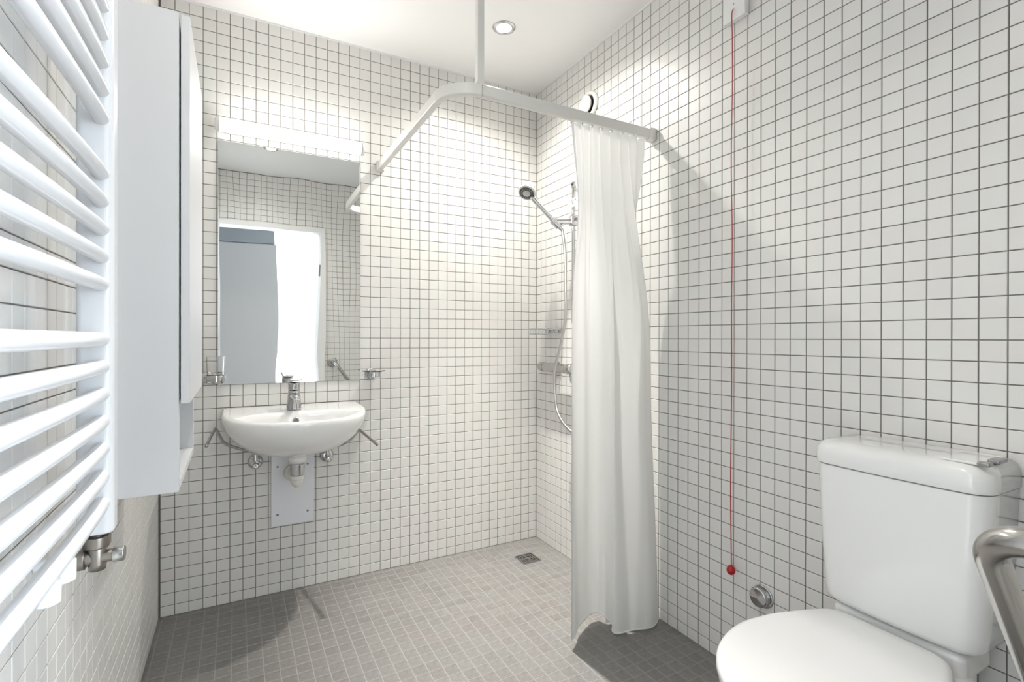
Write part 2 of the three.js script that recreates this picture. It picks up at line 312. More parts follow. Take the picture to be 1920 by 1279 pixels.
// ------------------------------------------------------------------ washbasin
const BX = -1.30;
{
  const t = thing('washbasin', 'white ceramic half-round wall-hung washbasin under the mirror', 'washbasin', [BX, 0, 0]);
  const hw = 0.278, z0 = 0.17, zf = 0.475, yr = 0.843;
  const N = 160;
  const outline = (a) => { // a in 0..1 round the D shape, starting at the back right corner going to the front
    const pts = outline.pts ??= (() => {
      const o = []; for (let i = 0; i <= 12; i++) o.push([hw, i / 12 * z0]);
      for (let i = 1; i < 80; i++) { const th = i / 80 * Math.PI, e = 2 / 2.25, c = Math.cos(th), s = Math.sin(th); o.push([hw * Math.sign(c) * Math.abs(c) ** e, z0 + (zf - z0) * Math.abs(s) ** e]); }
      for (let i = 12; i >= 0; i--) o.push([-hw, i / 12 * z0]);
      for (let i = 1; i < 30; i++) o.push([-hw + 2 * hw * i / 30, 0]);
      let L = [0]; for (let i = 1; i <= o.length; i++) { const p = o[i % o.length], r = o[i - 1]; L.push(L[i - 1] + Math.hypot(p[0] - r[0], p[1] - r[1])); }
      return { o, L };
    })();
    const s = a * pts.L[pts.L.length - 1]; let i = 1; while (i < pts.L.length - 1 && pts.L[i] < s) i++;
    const f = (s - pts.L[i - 1]) / (pts.L[i] - pts.L[i - 1] || 1), A = pts.o[i - 1], B = pts.o[i % pts.o.length];
    return [A[0] + (B[0] - A[0]) * f, A[1] + (B[1] - A[1]) * f];
  };
  const rimY = (z) => yr - 0.010 * smooth(0.15, zf, z);
  const rings = [];
  // outer shell from the bottom up
  const levels = 26;
  for (let j = 0; j <= levels; j++) {
    const v = 1 - j / levels, k = 0.27 + 0.73 * Math.pow(1 - Math.pow(v, 1.85), 1 / 1.9), r = [];
    for (let i = 0; i < N; i++) { const [x, z] = outline(i / N), zz = z > 0.001 ? 0.12 + (z - 0.12) * k : 0; const y = rimY(z) - 0.014 - v * 0.160; r.push(V(x * (z > 0.001 ? k : Math.max(k, 0.3)), y, Math.max(0.002, zz))); }
    rings.push(r);
  }
  // rounded rim, then deck, then the bowl
  const cz = 0.315, bowl = (dx, dz) => { const a = 0.235, b = dz > 0 ? 0.135 : 0.075; return 1 / Math.hypot(dx / a, dz / b); };
  for (const [inset, up] of [[0.0015, -0.008], [0.005, -0.002], [0.011, 0.0], [0.02, -0.0006]]) {
    const r = []; for (let i = 0; i < N; i++) { const [x, z] = outline(i / N), dx = -x, dz = cz - z, l = Math.hypot(dx, dz); const nz = z < 0.001 ? 0.002 : z + dz / l * inset; r.push(V(x + dx / l * inset, rimY(z) + up, nz)); } rings.push(r);
  }
  for (let j = 0; j <= 22; j++) {
    const f = j / 22, r = [];
    for (let i = 0; i < N; i++) {
      const [x, z] = outline(i / N), dx = x, dz = z - cz, l = Math.hypot(dx, dz), rb = bowl(dx / l, dz / l), ro = l - 0.022;
      let rad, y; const top = rimY(z) - 0.0008;
      if (j <= 4) { rad = ro + (Math.min(rb, ro) - ro) * (j / 4); y = top - 0.002 * (j / 4); }
      else { const g = (j - 4) / 18, c = 1 - g; rad = Math.min(rb, ro) * Math.max(0.02, c); y = top - 0.002 - 0.115 * Math.pow(1 - Math.pow(c, 2.6), 0.8); }
      r.push(V(dx / l * rad, y, cz + dz / l * rad));
    }
    rings.push(r);
  }
  part('bowl', loft(rings), ceramic, t);
  part('overflow_ring', [lathe([[0.0085, 0], [0.0125, 0], [0.0125, 0.003], [0.0085, 0.003]], V(-0.010, 0.806, 0.2505), V(0, 0.35, 0.94))], satin, t);
  part('overflow_hole', lathe([[0, 0], [0.009, 0], [0.009, 0.0012], [0, 0.0012]], V(-0.010, 0.806, 0.2505), V(0, 0.35, 0.94)), std(rgb(0.2, 0.19, 0.16), 0.4, { metalness: 0.7 }), t, 'dark overflow opening');
  part('drain_flange', lathe([[0, 0], [0.03, 0], [0.032, -0.002], [0.02, 0.004], [0, 0.005]], V(0, 0.7285, cz)), chrome, t);
}
{ // tap
  const t = thing('basin_tap', 'chrome single-lever mixer tap on the washbasin', 'tap', [-1.3095, 0.8425, 0.165]); t.scale.setScalar(1.14);
  part('body', lathe([[0, 0], [0.0265, 0], [0.0262, 0.004], [0.024, 0.03], [0.0215, 0.055], [0.0205, 0.066], [0.0195, 0.071], [0, 0.071]], V(0, 0, 0)), chrome, t);
  part('spout', [(() => {
    const rr = []; const pts = [[0.0, 0.046, 0.019, 0.017], [0.03, 0.050, 0.017, 0.0145], [0.06, 0.052, 0.0155, 0.0125], [0.085, 0.052, 0.0145, 0.0115], [0.098, 0.051, 0.012, 0.0095], [0.102, 0.050, 0.006, 0.005]];
    for (const [z, y, a, b] of pts) { const r = []; for (let i = 0; i < 28; i++) { const th = i / 28 * Math.PI * 2; r.push(V(Math.cos(th) * a, y + Math.sin(th) * b, z)); } rr.push(r); }
    return loft(rr);
  })()], chrome, t);
  part('aerator', cyl(V(0, 0.044, 0.086), V(0, 0.034, 0.086), 0.0115, 0.0105), satin, t);
  part('cap', lathe([[0, 0.0715], [0.0195, 0.0715], [0.0205, 0.074], [0.0215, 0.094], [0.020, 0.100], [0, 0.101]], V(0, 0, 0)), chrome, t);
  const lv = part('lever', [rbox(-0.022, 0.022, 0.099, 0.108, -0.02, 0.078, 0.0042)], chrome, t); lv.rotation.x = -0.10; lv.position.set(0, 0.004, 0);
}
// plate, trap and stop valves
{
  const t = thing('wall_plate', 'white rectangular cover plate with four screws below the washbasin', 'cover plate', [-1.30, 0.3, 0]);
  part('panel', rbox(-0.0905, 0.0905, 0, 0.36, 0.0006, 0.0125, 0.0055), std(rgb(0.80, 0.82, 0.86), 0.4), t);
  for (const [x, y] of [[-0.063, 0.268], [0.063, 0.268], [-0.063, 0.053], [0.063, 0.053]]) part('screw', lathe([[0, 0.0135], [0.0042, 0.0145], [0.0048, 0.012], [0, 0.012]], V(x, y, 0), V(0, 0, 1), 20), screwMat, t, 'dark screw head');
}
{
  const t = thing('drain_trap', 'white plastic drain trap with chrome sleeve under the washbasin', 'drain trap', [BX, 0, 0.2]);
  part('tailpiece', lathe([[0, 0.6665], [0.036, 0.6665], [0.037, 0.640], [0.036, 0.622], [0, 0.622]].reverse(), V(0, 0, 0)), plasticWhite, t);
  part('sleeve', lathe([[0, 0.571], [0.027, 0.571], [0.0285, 0.574], [0.0295, 0.615], [0.031, 0.6215], [0, 0.6215]], V(0, 0, 0)), chrome, t, 'chrome sleeve');
  part('nut', lathe([[0, 0.553], [0.0265, 0.553], [0.028, 0.556], [0.028, 0.568], [0.0265, 0.5705], [0, 0.5705]], V(0, 0, 0), YA, 16), creamPlastic, t);
  part('elbow', bent([V(0, 0.553, 0), V(0, 0.537, 0), V(0, 0.537, -0.187)], 0.0235, 0.022), creamPlastic, t);
  part('rosette', lathe([[0, 0], [0.038, 0], [0.036, 0.006], [0.026, 0.01], [0, 0.01]], V(0, 0.537, -0.187), V(0, 0, 1)), creamPlastic, t);
}
function stopValve(x, y, label) {
  const t = thing('stop_valve', label, 'stop valve', [x, y, 0]);
  part('rosette', lathe([[0, 0.0005], [0.031, 0.0005], [0.031, 0.004], [0.028, 0.013], [0.018, 0.02], [0, 0.021]], V(0, 0, 0), V(0, 0, 1)), chrome, t);
  part('body', [cyl(V(0, 0, 0.015), V(0, 0, 0.055), 0.011), cyl(V(0, 0, 0.038), V(0, 0.04, 0.038), 0.009)], chrome, t);
  part('handle', lathe([[0, 0.055], [0.013, 0.055], [0.014, 0.058], [0.014, 0.068], [0.011, 0.072], [0.004, 0.0725], [0, 0.071]], V(0, -0.006, 0), V(0, 0, 1), 24), chrome, t);
  const s = Math.sign(BX - x);
  part('supply_hose', tube([V(0, 0.04, 0.038), V(s * 0.004, 0.05, 0.040), V(s * 0.016, 0.060, 0.046)], 0.005), steel, t);
}
stopValve(-1.452, 0.600, 'chrome stop valve below the washbasin on the radiator side');
stopValve(-1.152, 0.596, 'chrome stop valve below the washbasin on the shower side');
{
  const a = thing('towel_hook', 'bent chrome towel hook beside the washbasin, on the cabinet side', 'towel hook', [0, 0, 0]);
  part('rod', bent([V(-1.40, 0.660, 0.12), V(-1.49, 0.672, 0.11), V(-1.570, 0.706, 0.09), V(-1.603, 0.772, 0.07), V(-1.624, 0.742, 0.30)], 0.0058, [0.03, 0.02, 0.012]), darkChrome, a);
  const b = thing('towel_hook', 'bent chrome towel hook beside the washbasin, on the shower side', 'towel hook', [0, 0, 0]);
  part('rod', bent([V(-1.18, 0.660, 0.13), V(-1.11, 0.660, 0.125), V(-1.068, 0.678, 0.12), V(-1.0315, 0.7279, 0.135), V(-1.0034, 0.6961, 0.353)], 0.0058, [0.02, 0.014, 0.012]), darkChrome, b);
}
// tumbler and soap dish
{
  const t = thing('tumbler_holder', 'chrome wall bracket holding a glass tumbler beside the mirror', 'bracket', [-1.636, 0.976, 0]);
  part('rosette', lathe([[0, 0.0005], [0.024, 0.0005], [0.024, 0.005], [0.018, 0.012], [0, 0.013]], V(0, 0, 0), V(0, 0, 1)), chrome, t);
  part('arm', cyl(V(0, 0, 0.01), V(0.014, 0, 0.04), 0.008), chrome, t);
  part('ring', lathe([[0.0345, -0.012], [0.0365, -0.012], [0.0365, 0.013], [0.0345, 0.013], [0.0345, -0.012]], V(0.034, 0, 0.066)), chrome, t);
  const g = thing('glass_tumbler', 'clear glass tumbler standing in the chrome ring', 'glass', [-1.602, 0.955, 0.066]);
  part('glass', lathe([[0, 0], [0.0285, 0], [0.030, 0.004], [0.0335, 0.110], [0.0322, 0.1105], [0.0285, 0.009], [0.026, 0.007], [0, 0.007]], V(0, 0, 0), YA, 12), glassMat, g);
}
{
  const t = thing('soap_holder', 'chrome wall bracket carrying a glass soap dish beside the mirror', 'bracket', [-0.949, 0.971, 0]);
  part('rosette', lathe([[0, 0.0005], [0.027, 0.0005], [0.027, 0.006], [0.02, 0.014], [0, 0.015]], V(0, 0, 0), V(0, 0, 1)), chrome, t);
  part('arm', cyl(V(0, 0, 0.012), V(0, 0, 0.032), 0.009), chrome, t);
  part('ring', lathe([[0.0325, -0.011], [0.0345, -0.011], [0.0345, 0.011], [0.0325, 0.011], [0.0325, -0.011]], V(0, 0, 0.064)), chrome, t);
  const g = thing('glass_soap_dish', 'shallow clear glass dish resting in the chrome ring', 'soap dish', [-0.949, 0.962, 0.064]);
  part('glass', lathe([[0, 0.002], [0.024, 0.002], [0.0315, 0.010], [0.0325, 0.021], [0.048, 0.0235], [0.053, 0.025], [0.052, 0.0275], [0.031, 0.0255], [0.028, 0.013], [0.022, 0.006], [0, 0.006]], V(0, 0, 0), YA, 40), glassMat, g);
}

// ------------------------------------------------------------------ wall cabinet
{
  const t = thing('wall_cabinet', 'tall white wall cabinet with door and open lower niche', 'cabinet', [-W, 0.80, 0.69]);
  const d = 0.1670, h = 1.074, w = 0.44, k = 0.018, e = 0.0008;
  for (const z of [[0, k], [w - k, w]]) part('side_panel', rbox(e, d, 0, h, z[0], z[1], 0.001, 1), laminate, t);
  part('top_panel', rbox(e, d - 0.001, h - k, h, k, w - k, 0.001, 1), laminate, t);
  part('bottom_panel', rbox(e, d - 0.0005, 0, k, k, w - k, 0.001, 1), laminate, t);
  part('shelf', rbox(e, d - 0.001, 0.186, 0.186 + k, k, w - k, 0.001, 1), laminate, t);
  part('back_panel', box(e, 0.007, k, h - k, k, w - k), laminate, t);
  part('door', rbox(d + 0.0034, d + 0.0210, 0.198, 1.070, 0.0, w, 0.0015, 2), laminate, t);
}

// ------------------------------------------------------------------ towel radiator
{
  const t = thing('towel_radiator', 'white tubular towel radiator on the tiled wall near the doorway', 'radiator', [-W, 0, 1.695]);
  const zA = -0.275, zB = 0.275, top = 2.02;
  const post = (z) => {
    const s = new THREE.Shape(), a = 0.021, x0 = 0.058, x1 = 0.101, r = 0.008;
    s.moveTo(x0, -a + r); s.lineTo(x0, a - r); s.quadraticCurveTo(x0, a, x0 + r, a); s.lineTo(x1 - 0.012, a); s.quadraticCurveTo(x1, a, x1, a - 0.013); s.lineTo(x1, -a + 0.013); s.quadraticCurveTo(x1, -a, x1 - 0.012, -a); s.lineTo(x0 + r, -a); s.quadraticCurveTo(x0, -a, x0, -a + r);
    return new THREE.ExtrudeGeometry(s, { depth: top - 0.832, bevelEnabled: true, bevelSize: 0.003, bevelThickness: 0.004, bevelSegments: 3, curveSegments: 8 }).rotateX(-Math.PI / 2).scale(1, 1, 1).translate(0, 0.832, z);
  };
  for (const z of [zA + 0.0, zB]) part('post', post(z), enamel, t);
  const ys = []; for (let i = 0; i < 7; i++) ys.push(0.878 + i * 0.0442); for (let i = 0; i < 5; i++) ys.push(1.232 + i * 0.0446); for (let i = 0; i < 10; i++) ys.push(1.4995 + i * 0.0450);
  for (const y of ys) {
    const lean = y > 1.2 ? 0.018 : 0, bow = (z) => 0.0895 + 0.004 * (1 - (z / 0.275) ** 2) - lean * (z - zA) / 0.55; // the upper banks of tubes stand a little closer to the wall at one end
    const pts = [V(bow(zA) - 0.002, y, zA + 0.010)]; for (let i = 1; i < 8; i++) { const z = zA + 0.55 * i / 8; pts.push(V(bow(z), y, z)); } pts.push(V(bow(zB) - 0.002, y, zB - 0.010));
    part('tube', tube(pts, 0.0113, { seg: 28, rad: 18 }), enamel, t);
  }
  for (const z of [-0.030, 0.030]) part('socket', lathe([[0, 0.8475], [0.0112, 0.8475], [0.0125, 0.849], [0.0125, 0.872], [0, 0.872]], V(0.094, 0, z)), enamel, t);
  for (const [y, z] of [[0.99, zB], [1.96, zA], [1.96, zB]]) part('wall_bracket', [cyl(V(0.001, y, z), V(0.06, y, z), 0.010), cyl(V(0.001, y, z), V(0.006, y, z), 0.018)], enamel, t);
  const v = part('valve_body', [lathe([[0, 0.764], [0.0115, 0.765], [0.0125, 0.775], [0.0125, 0.812], [0, 0.812]], V(0.079, 0, zA)), cyl(V(0.062, 0.7855, zA), V(0.104, 0.7855, zA), 0.0118, 0.0100, 24)], valveMetal, t, 'dull nickel radiator valve');
  part('union_nut', lathe([[0, 0.802], [0.0185, 0.802], [0.0195, 0.804], [0.0195, 0.819], [0.0185, 0.8215], [0, 0.8215]], V(0.079, 0, zA), YA, 6), valveMetal, v);
  part('nipple', cyl(V(0.079, 0.82, zA), V(0.079, 0.834, zA), 0.0125), std(rgb(0.12, 0.11, 0.10), 0.4, { metalness: 1 }), v);
  part('compression_nut', lathe([[0, 0.036], [0.0165, 0.036], [0.0175, 0.038], [0.0175, 0.063], [0.0165, 0.0655], [0, 0.0655]], V(0, 0.7855, zA), V(1, 0, 0), 6), valveMetal, v);
  part('spindle_cap', lathe([[0, 0.100], [0.0115, 0.100], [0.0125, 0.101], [0.0125, 0.114], [0.0110, 0.1162], [0, 0.1162]], V(0, 0.7855, zA), V(1, 0, 0), 28), satin, v);
  part('supply_pipe', cyl(V(0.001, 0.7855, zA), V(0.040, 0.7855, zA), 0.009), enamel, v);
}

// ------------------------------------------------------------------ shower curtain rail and curtain
const RX = -0.905, RZ = 0.918, RY = 1.985;
{
  const t = thing('curtain_rail', 'cream L-shaped shower curtain rail hung from ceiling and walls', 'curtain rail', [0, RY, 0]);
  const s = new THREE.Shape(), a = 0.0135, b = 0.0205, r = 0.007;
  s.moveTo(-b + r, -a); s.lineTo(b - r, -a); s.quadraticCurveTo(b, -a, b, -a + r); s.lineTo(b, a - r); s.quadraticCurveTo(b, a, b - r, a); s.lineTo(-b + r, a); s.quadraticCurveTo(-b, a, -b, a - r); s.lineTo(-b, -a + r); s.quadraticCurveTo(-b, -a, -b + r, -a);
  const R = 0.115, path = new THREE.CurvePath(), sweep = (c, n) => {
    const rings = [], pr = s.getPoints(6).slice(0, -1);
    for (let i = 0; i <= n; i++) { const p = c.getPointAt(i / n), d = c.getTangentAt(i / n), side = V(d.z, 0, -d.x); rings.push(pr.map(({ x, y }) => p.clone().addScaledVector(side, y).add(V(0, x, 0)))); }
    return loft(rings);
  };
  part('rail_arm', sweep(new THREE.LineCurve3(V(RX, 0, 0.012), V(RX, 0, RZ - R)), 2), railMat, t);
  const bend = []; for (let i = 0; i <= 20; i++) { const th = Math.PI / 2 * i / 20; bend.push(V(RX + R - R * Math.cos(th), 0, RZ - R + R * Math.sin(th))); }
  part('rail_bend', sweep(new THREE.CatmullRomCurve3(bend), 24), railMat, t);
  part('rail_arm', sweep(new THREE.LineCurve3(V(RX + R + 0.001, 0, RZ), V(-0.02, 0, RZ)), 2), railMat, t);
  part('end_socket', rbox(-0.034, -0.0006, -0.027, 0.025, RZ - 0.019, RZ + 0.019, 0.007), railMat, t);
  part('end_socket', rbox(RX - 0.019, RX + 0.019, -0.027, 0.025, 0.0006, 0.028, 0.007), railMat, t);
  part('suspension_pole', [box(-0.808, -0.784, 0.018, H - RY - 0.012, RZ - 0.010, RZ + 0.010), rbox(-0.816, -0.776, H - RY - 0.012, H - RY - 0.0005, RZ - 0.02, RZ + 0.02, 0.003)], railMat, t, 'slim vertical ceiling pole');
  part('pole_bracket', rbox(-0.812, -0.780, 0.0155, 0.026, RZ - 0.013, RZ + 0.013, 0.003), railMat, t);
}
{
  const t = thing('shower_curtain', 'translucent white shower curtain drawn aside against the tiled wall', 'shower curtain', [0, 0, 0]);
  const bot = [[-0.440, 0.956], [-0.390, 0.918], [-0.335, 0.884], [-0.275, 0.846], [-0.232, 0.857], [-0.226, 0.900], [-0.226, 0.938], [-0.247, 0.963], [-0.200, 0.979], [-0.140, 0.993], [-0.088, 1.000], [-0.034, 0.985], [-0.020, 0.945], [-0.060, 0.905], [-0.14, 0.885], [-0.226, 0.893]];
  const topP = bot.map((_, i) => { const f = i / (bot.length - 1); return [-0.420 + 0.352 * f, RZ + (i % 2 ? 0.016 : -0.013)]; });
  const mid = [[-0.436, 0.945], [-0.395, 0.905], [-0.348, 0.905], [-0.300, 0.872], [-0.252, 0.880], [-0.232, 0.918], [-0.234, 0.942], [-0.246, 0.958], [-0.205, 0.960], [-0.155, 0.976], [-0.092, 0.968], [-0.042, 0.948], [-0.028, 0.92], [-0.08, 0.905], [-0.14, 0.89], [-0.19, 0.90]];
  const curve = (pts) => new THREE.CatmullRomCurve3(pts.map(([x, z]) => V(x, 0, z)), false, 'centripetal');
  const cT = curve(topP), cM = curve(mid), cB = curve(bot), yT = 1.962, yB = 0.036;
  const at = (u, v) => { // v 0 at the hem, 1 at the rail
    const a = cT.getPoint(u), m = cM.getPoint(u), b = cB.getPoint(u), s = v > 0.5 ? smooth(0.5, 1.0, v) : 0, k = v > 0.5 ? 0 : smooth(0.5, 0.0, v);
    const p = m.clone().lerp(a, Math.pow(s, 1.25)).lerp(b, k);
    const rip = 0.006 * Math.sin(u * 95 + 2 * Math.sin(v * 3)) * Math.pow(v, 3) + 0.004 * Math.sin(u * 41 + v * 2.2) * (1 - 0.4 * v);
    p.x += 0.034 * Math.exp(-(((v - 0.84) / 0.13) ** 2)) * Math.max(0, 1 - u * 4); p.z += rip; p.x = Math.min(-0.012, p.x + rip * 0.4);
    const sag = 0.010 * Math.pow(Math.abs(Math.sin(u * Math.PI * 7)), 1.4) * smooth(0.97, 1, v);
    const low = yB - 0.022 * smooth(0.27, 0.50, u); p.y = low + (yT - low) * v - sag; return p;
  };
  part('cloth', grid(260, 120, at), curtainMat, t);
  const hem = []; for (let i = 0; i <= 120; i++) hem.push(at(i / 120, 0));
  part('hem', tube(hem, 0.0026, { seg: 300, rad: 8 }), hemMat, t, 'stitched lower hem');
  part('side_hem', grid(4, 100, (u, v) => at(u * 0.012, v * 0.995).add(V(-0.0005, 0, 0.0012))), hemMat, t);
  for (let i = 0; i <= 7; i++) { const p = at(i / 7, 1); part('glider', rbox(p.x - 0.003, p.x + 0.003, p.y - 0.006, RY - 0.0206, p.z - 0.002, p.z + 0.002, 0.001, 1), creamPlastic, t); }
}

// ------------------------------------------------------------------ shower fittings on the right wall
{
  const t = thing('shower_slide_bar', 'chrome vertical shower slide bar on the tiled wall', 'slide bar', [0, 0, 0.428]);
  part('bar', cyl(V(-0.05, 1.22, 0), V(-0.05, 1.905, 0), 0.0095), chrome, t);
  for (const y of [1.235, 1.885]) part('wall_bracket', [cyl(V(-0.0005, y, 0), V(-0.05, y, 0), 0.010), cyl(V(-0.0005, y, 0), V(-0.006, y, 0), 0.021)], chrome, t);
  part('end_cap', lathe([[0, 0], [0.0118, 0], [0.0118, 0.026], [0.009, 0.030], [0, 0.031]], V(-0.05, 1.89, 0)), chrome, t);
  part('cap_plug', lathe([[0, 0], [0.006, 0], [0.006, 0.003], [0, 0.003]], V(-0.060, 1.904, 0.004), V(-0.9, 0, 0.43), 20), darkMat, t, 'black plug');
  const s = part('slider', [rbox(-0.070, -0.034, 1.700, 1.755, -0.020, 0.020, 0.010, 4), cyl(V(-0.06, 1.722, 0), V(-0.122, 1.722, -0.034), 0.014, 0.012), cyl(V(-0.05, 1.735, 0.018), V(-0.05, 1.735, 0.044), 0.013, 0.011)], chrome, t);
  part('holder', [cyl(V(-0.112, 1.697, -0.0325), V(-0.142, 1.731, -0.0475), 0.0165, 0.019)], chrome, s);
  // care label tied to the bar
  const cv = document.createElement('canvas'); cv.width = 128; cv.height = 96; const c = cv.getContext('2d');
  c.fillStyle = '#f2f1ee'; c.fillRect(0, 0, 128, 96); c.fillStyle = '#9aa0aa'; for (let i = 0; i < 6; i++) c.fillRect(10 + i * 13, 10, 6, 76); c.fillStyle = '#5d6570'; c.fillRect(64, 10, 6, 60); c.fillStyle = '#d98a80'; c.fillRect(98, 14, 20, 16);
  const tx = new THREE.CanvasTexture(cv); tx.colorSpace = THREE.SRGBColorSpace;
  const lab = part('paper_tag', new THREE.BoxGeometry(0.052, 0.042, 0.0012), std(rgb(1, 1, 1), 0.7, { map: tx }), t, 'printed paper tag'); lab.position.set(-0.066, 1.812, 0.012); lab.rotation.set(0, -0.9, 0.22);
  part('tag_tie', tube([V(-0.05, 1.834, 0.010), V(-0.062, 1.828, 0.004), V(-0.058, 1.822, 0.0145)], 0.0008, { seg: 20, rad: 6 }), plasticWhite, t);
}
const HEAD = V(-0.255, 1.868, 0.322), HOLD = V(-0.127, 1.714, 0.388);
{
  const t = thing('hand_shower', 'chrome and white hand shower hanging in its holder', 'hand shower', [0, 0, 0]);
  const d = HEAD.clone().sub(HOLD).normalize(), face = V(-0.46, -0.80, 0.36).normalize();
  part('handle', lathe([[0, -0.03], [0.0085, -0.03], [0.0105, -0.02], [0.0115, 0.02], [0.0115, 0.10], [0.013, 0.165], [0.011, 0.178], [0, 0.18]], HOLD, d, 28), chrome, t);
  part('head', lathe([[0, -0.052], [0.024, -0.052], [0.029, -0.048], [0.032, -0.016], [0.043, -0.008], [0.0455, 0.002], [0.043, 0.008], [0, 0.008]], HEAD, face, 40), std(rgb(0.80, 0.80, 0.80), 0.14, { metalness: 0.35 }), t, 'pale chrome shower head');
  part('spray_plate', lathe([[0, 0.0082], [0.0355, 0.0082], [0.037, 0.0095], [0.034, 0.0105], [0, 0.0108]], HEAD, face, 40), std(rgb(0.09, 0.09, 0.09), 0.4), t, 'dark grey spray plate');
  const noz = [], up = Math.abs(face.y) < 0.9 ? YA : XA, e1 = new THREE.Vector3().crossVectors(face, up).normalize(), e2 = new THREE.Vector3().crossVectors(face, e1);
  for (let i = 0; i < 18; i++) { const th = i / 18 * Math.PI * 2, c = HEAD.clone().addScaledVector(face, 0.0098).addScaledVector(e1, Math.cos(th) * 0.028).addScaledVector(e2, Math.sin(th) * 0.028); noz.push(cyl(c, c.clone().addScaledVector(face, 0.003), 0.0022, 0.0016, 8)); }
  part('nozzle_ring', noz, std(rgb(0.5, 0.5, 0.5), 0.4), t);
  part('centre_disc', lathe([[0, 0.0105], [0.0195, 0.0105], [0.019, 0.0125], [0, 0.0130]], HEAD, face, 32), std(rgb(0.55, 0.55, 0.54), 0.3, { metalness: 0.6 }), t);
  const nut = HOLD.clone().addScaledVector(d, -0.045);
  part('hose_nut', cyl(nut, HOLD.clone().addScaledVector(d, -0.028), 0.0088, 0.0098, 12), chrome, t);
  const pts = [nut, V(-0.106, 1.655, 0.418), V(-0.118, 1.56, 0.452), V(-0.125, 1.40, 0.468), V(-0.125, 1.24, 0.467), V(-0.125, 1.12, 0.430), V(-0.125, 0.99, 0.377), V(-0.125, 0.86, 0.380), V(-0.125, 0.78, 0.402), V(-0.12, 0.72, 0.465), V(-0.115, 0.70, 0.535), V(-0.10, 0.76, 0.585), V(-0.078, 0.87, 0.53), V(-0.064, 0.935, 0.432), V(-0.062, 0.957, 0.427)];
  const hc = new THREE.CatmullRomCurve3(pts, false, 'centripetal'), L = hc.getLength(), rings = Math.floor(L / 0.0042), prof = [];
  const fr = hc.computeFrenetFrames(rings * 4, false), rr = [];
  for (let i = 0; i <= rings * 4; i++) { const p = hc.getPointAt(i / (rings * 4)), r = [0.0062, 0.0071, 0.0075, 0.0071][i % 4], ring = []; for (let k = 0; k < 14; k++) { const th = k / 14 * Math.PI * 2; ring.push(p.clone().addScaledVector(fr.normals[i], Math.cos(th) * r).addScaledVector(fr.binormals[i], Math.sin(th) * r)); } rr.push(ring); }
  part('hose', loft(rr), std(rgb(0.50, 0.50, 0.49), 0.28, { metalness: 1 }), t, 'ribbed metal hose');
}
{
  const t = thing('shower_mixer', 'grey chrome bar-shaped shower mixer on the wall below the basket', 'shower mixer', [0, 0.99, 0.29]);
  part('body', lathe([[0, -0.105], [0.0225, -0.105], [0.0235, -0.10], [0.0235, 0.10], [0.0225, 0.105], [0, 0.105]], V(-0.062, 0, 0), V(0, 0, 1)), satin, t);
  for (const s of [-1, 1]) {
    part('handle', lathe([[0, 0.106], [0.024, 0.106], [0.0255, 0.109], [0.0255, 0.136], [0.023, 0.146], [0.012, 0.149], [0, 0.149]], V(-0.062, 0, 0), V(0, 0, s), 24), satin, t);
    part('wall_union', [cyl(V(-0.0005, 0, s * 0.075), V(-0.05, 0, s * 0.075), 0.013), cyl(V(-0.0005, 0, s * 0.075), V(-0.012, 0, s * 0.075), 0.031, 0.026)], chrome, t);
  }
  part('outlet', cyl(V(-0.062, -0.02, 0.1365), V(-0.062, -0.034, 0.1365), 0.0098), chrome, t);
}
{
  const t = thing('soap_basket', 'chrome wire soap basket on the tiled wall in the shower corner', 'soap basket', [0, 1.165, 0.19]);
  const x0 = -0.122, x1 = -0.012, z0 = -0.085, z1 = 0.085, loop = (y, r) => bent([V(x1, y, 0), V(x1, y, z1), V(x0, y, z1), V(x0, y, z0), V(x1, y, z0), V(x1, y, -0.0005)], r, 0.02, { rad: 10, caps: false });
  part('rim', [loop(0.028, 0.0032)], chrome, t);
  part('lower_rim', [loop(0.0, 0.0022)], chrome, t);
  for (let i = 0; i < 14; i++) { const z = z0 + 0.012 + i * (z1 - z0 - 0.024) / 13; part('wire', bent([V(x1, 0.028, z), V(x1, 0, z), V(x0, 0, z), V(x0, 0.028, z)], 0.0014, 0.006, { seg: 30, rad: 6, caps: false }), chrome, t); }
  for (const z of [-0.045, 0.045]) part('wall_mount', [cyl(V(-0.0005, 0.02, z), V(-0.006, 0.02, z), 0.013), cyl(V(-0.004, 0.02, z), V(-0.014, 0.02, z), 0.006)], chrome, t);
}
{ // exhaust valve
  const t = thing('exhaust_vent', 'round white exhaust air valve high on the wall', 'vent', [0, 2.282, 0.490]);
  part('ring', lathe([[0.046, 0.0006], [0.068, 0.0006], [0.068, 0.006], [0.062, 0.014], [0.055, 0.017], [0.049, 0.013], [0.046, 0.004]], V(0, 0, 0), V(-1, 0, 0)), creamPlastic, t);
  part('throat', lathe([[0, 0.0006], [0.046, 0.0006], [0.046, 0.002], [0, 0.002]], V(0, 0, 0), V(-1, 0, 0)), darkMat, t, 'black air gap');
  part('disc', lathe([[0, 0.016], [0.036, 0.016], [0.043, 0.026], [0.043, 0.029], [0.036, 0.034], [0, 0.037]], V(0, 0, 0), V(-1, 0, 0)), creamPlastic, t);
  part('spindle', cyl(V(-0.002, 0, 0), V(-0.018, 0, 0), 0.006), darkMat, t);
}
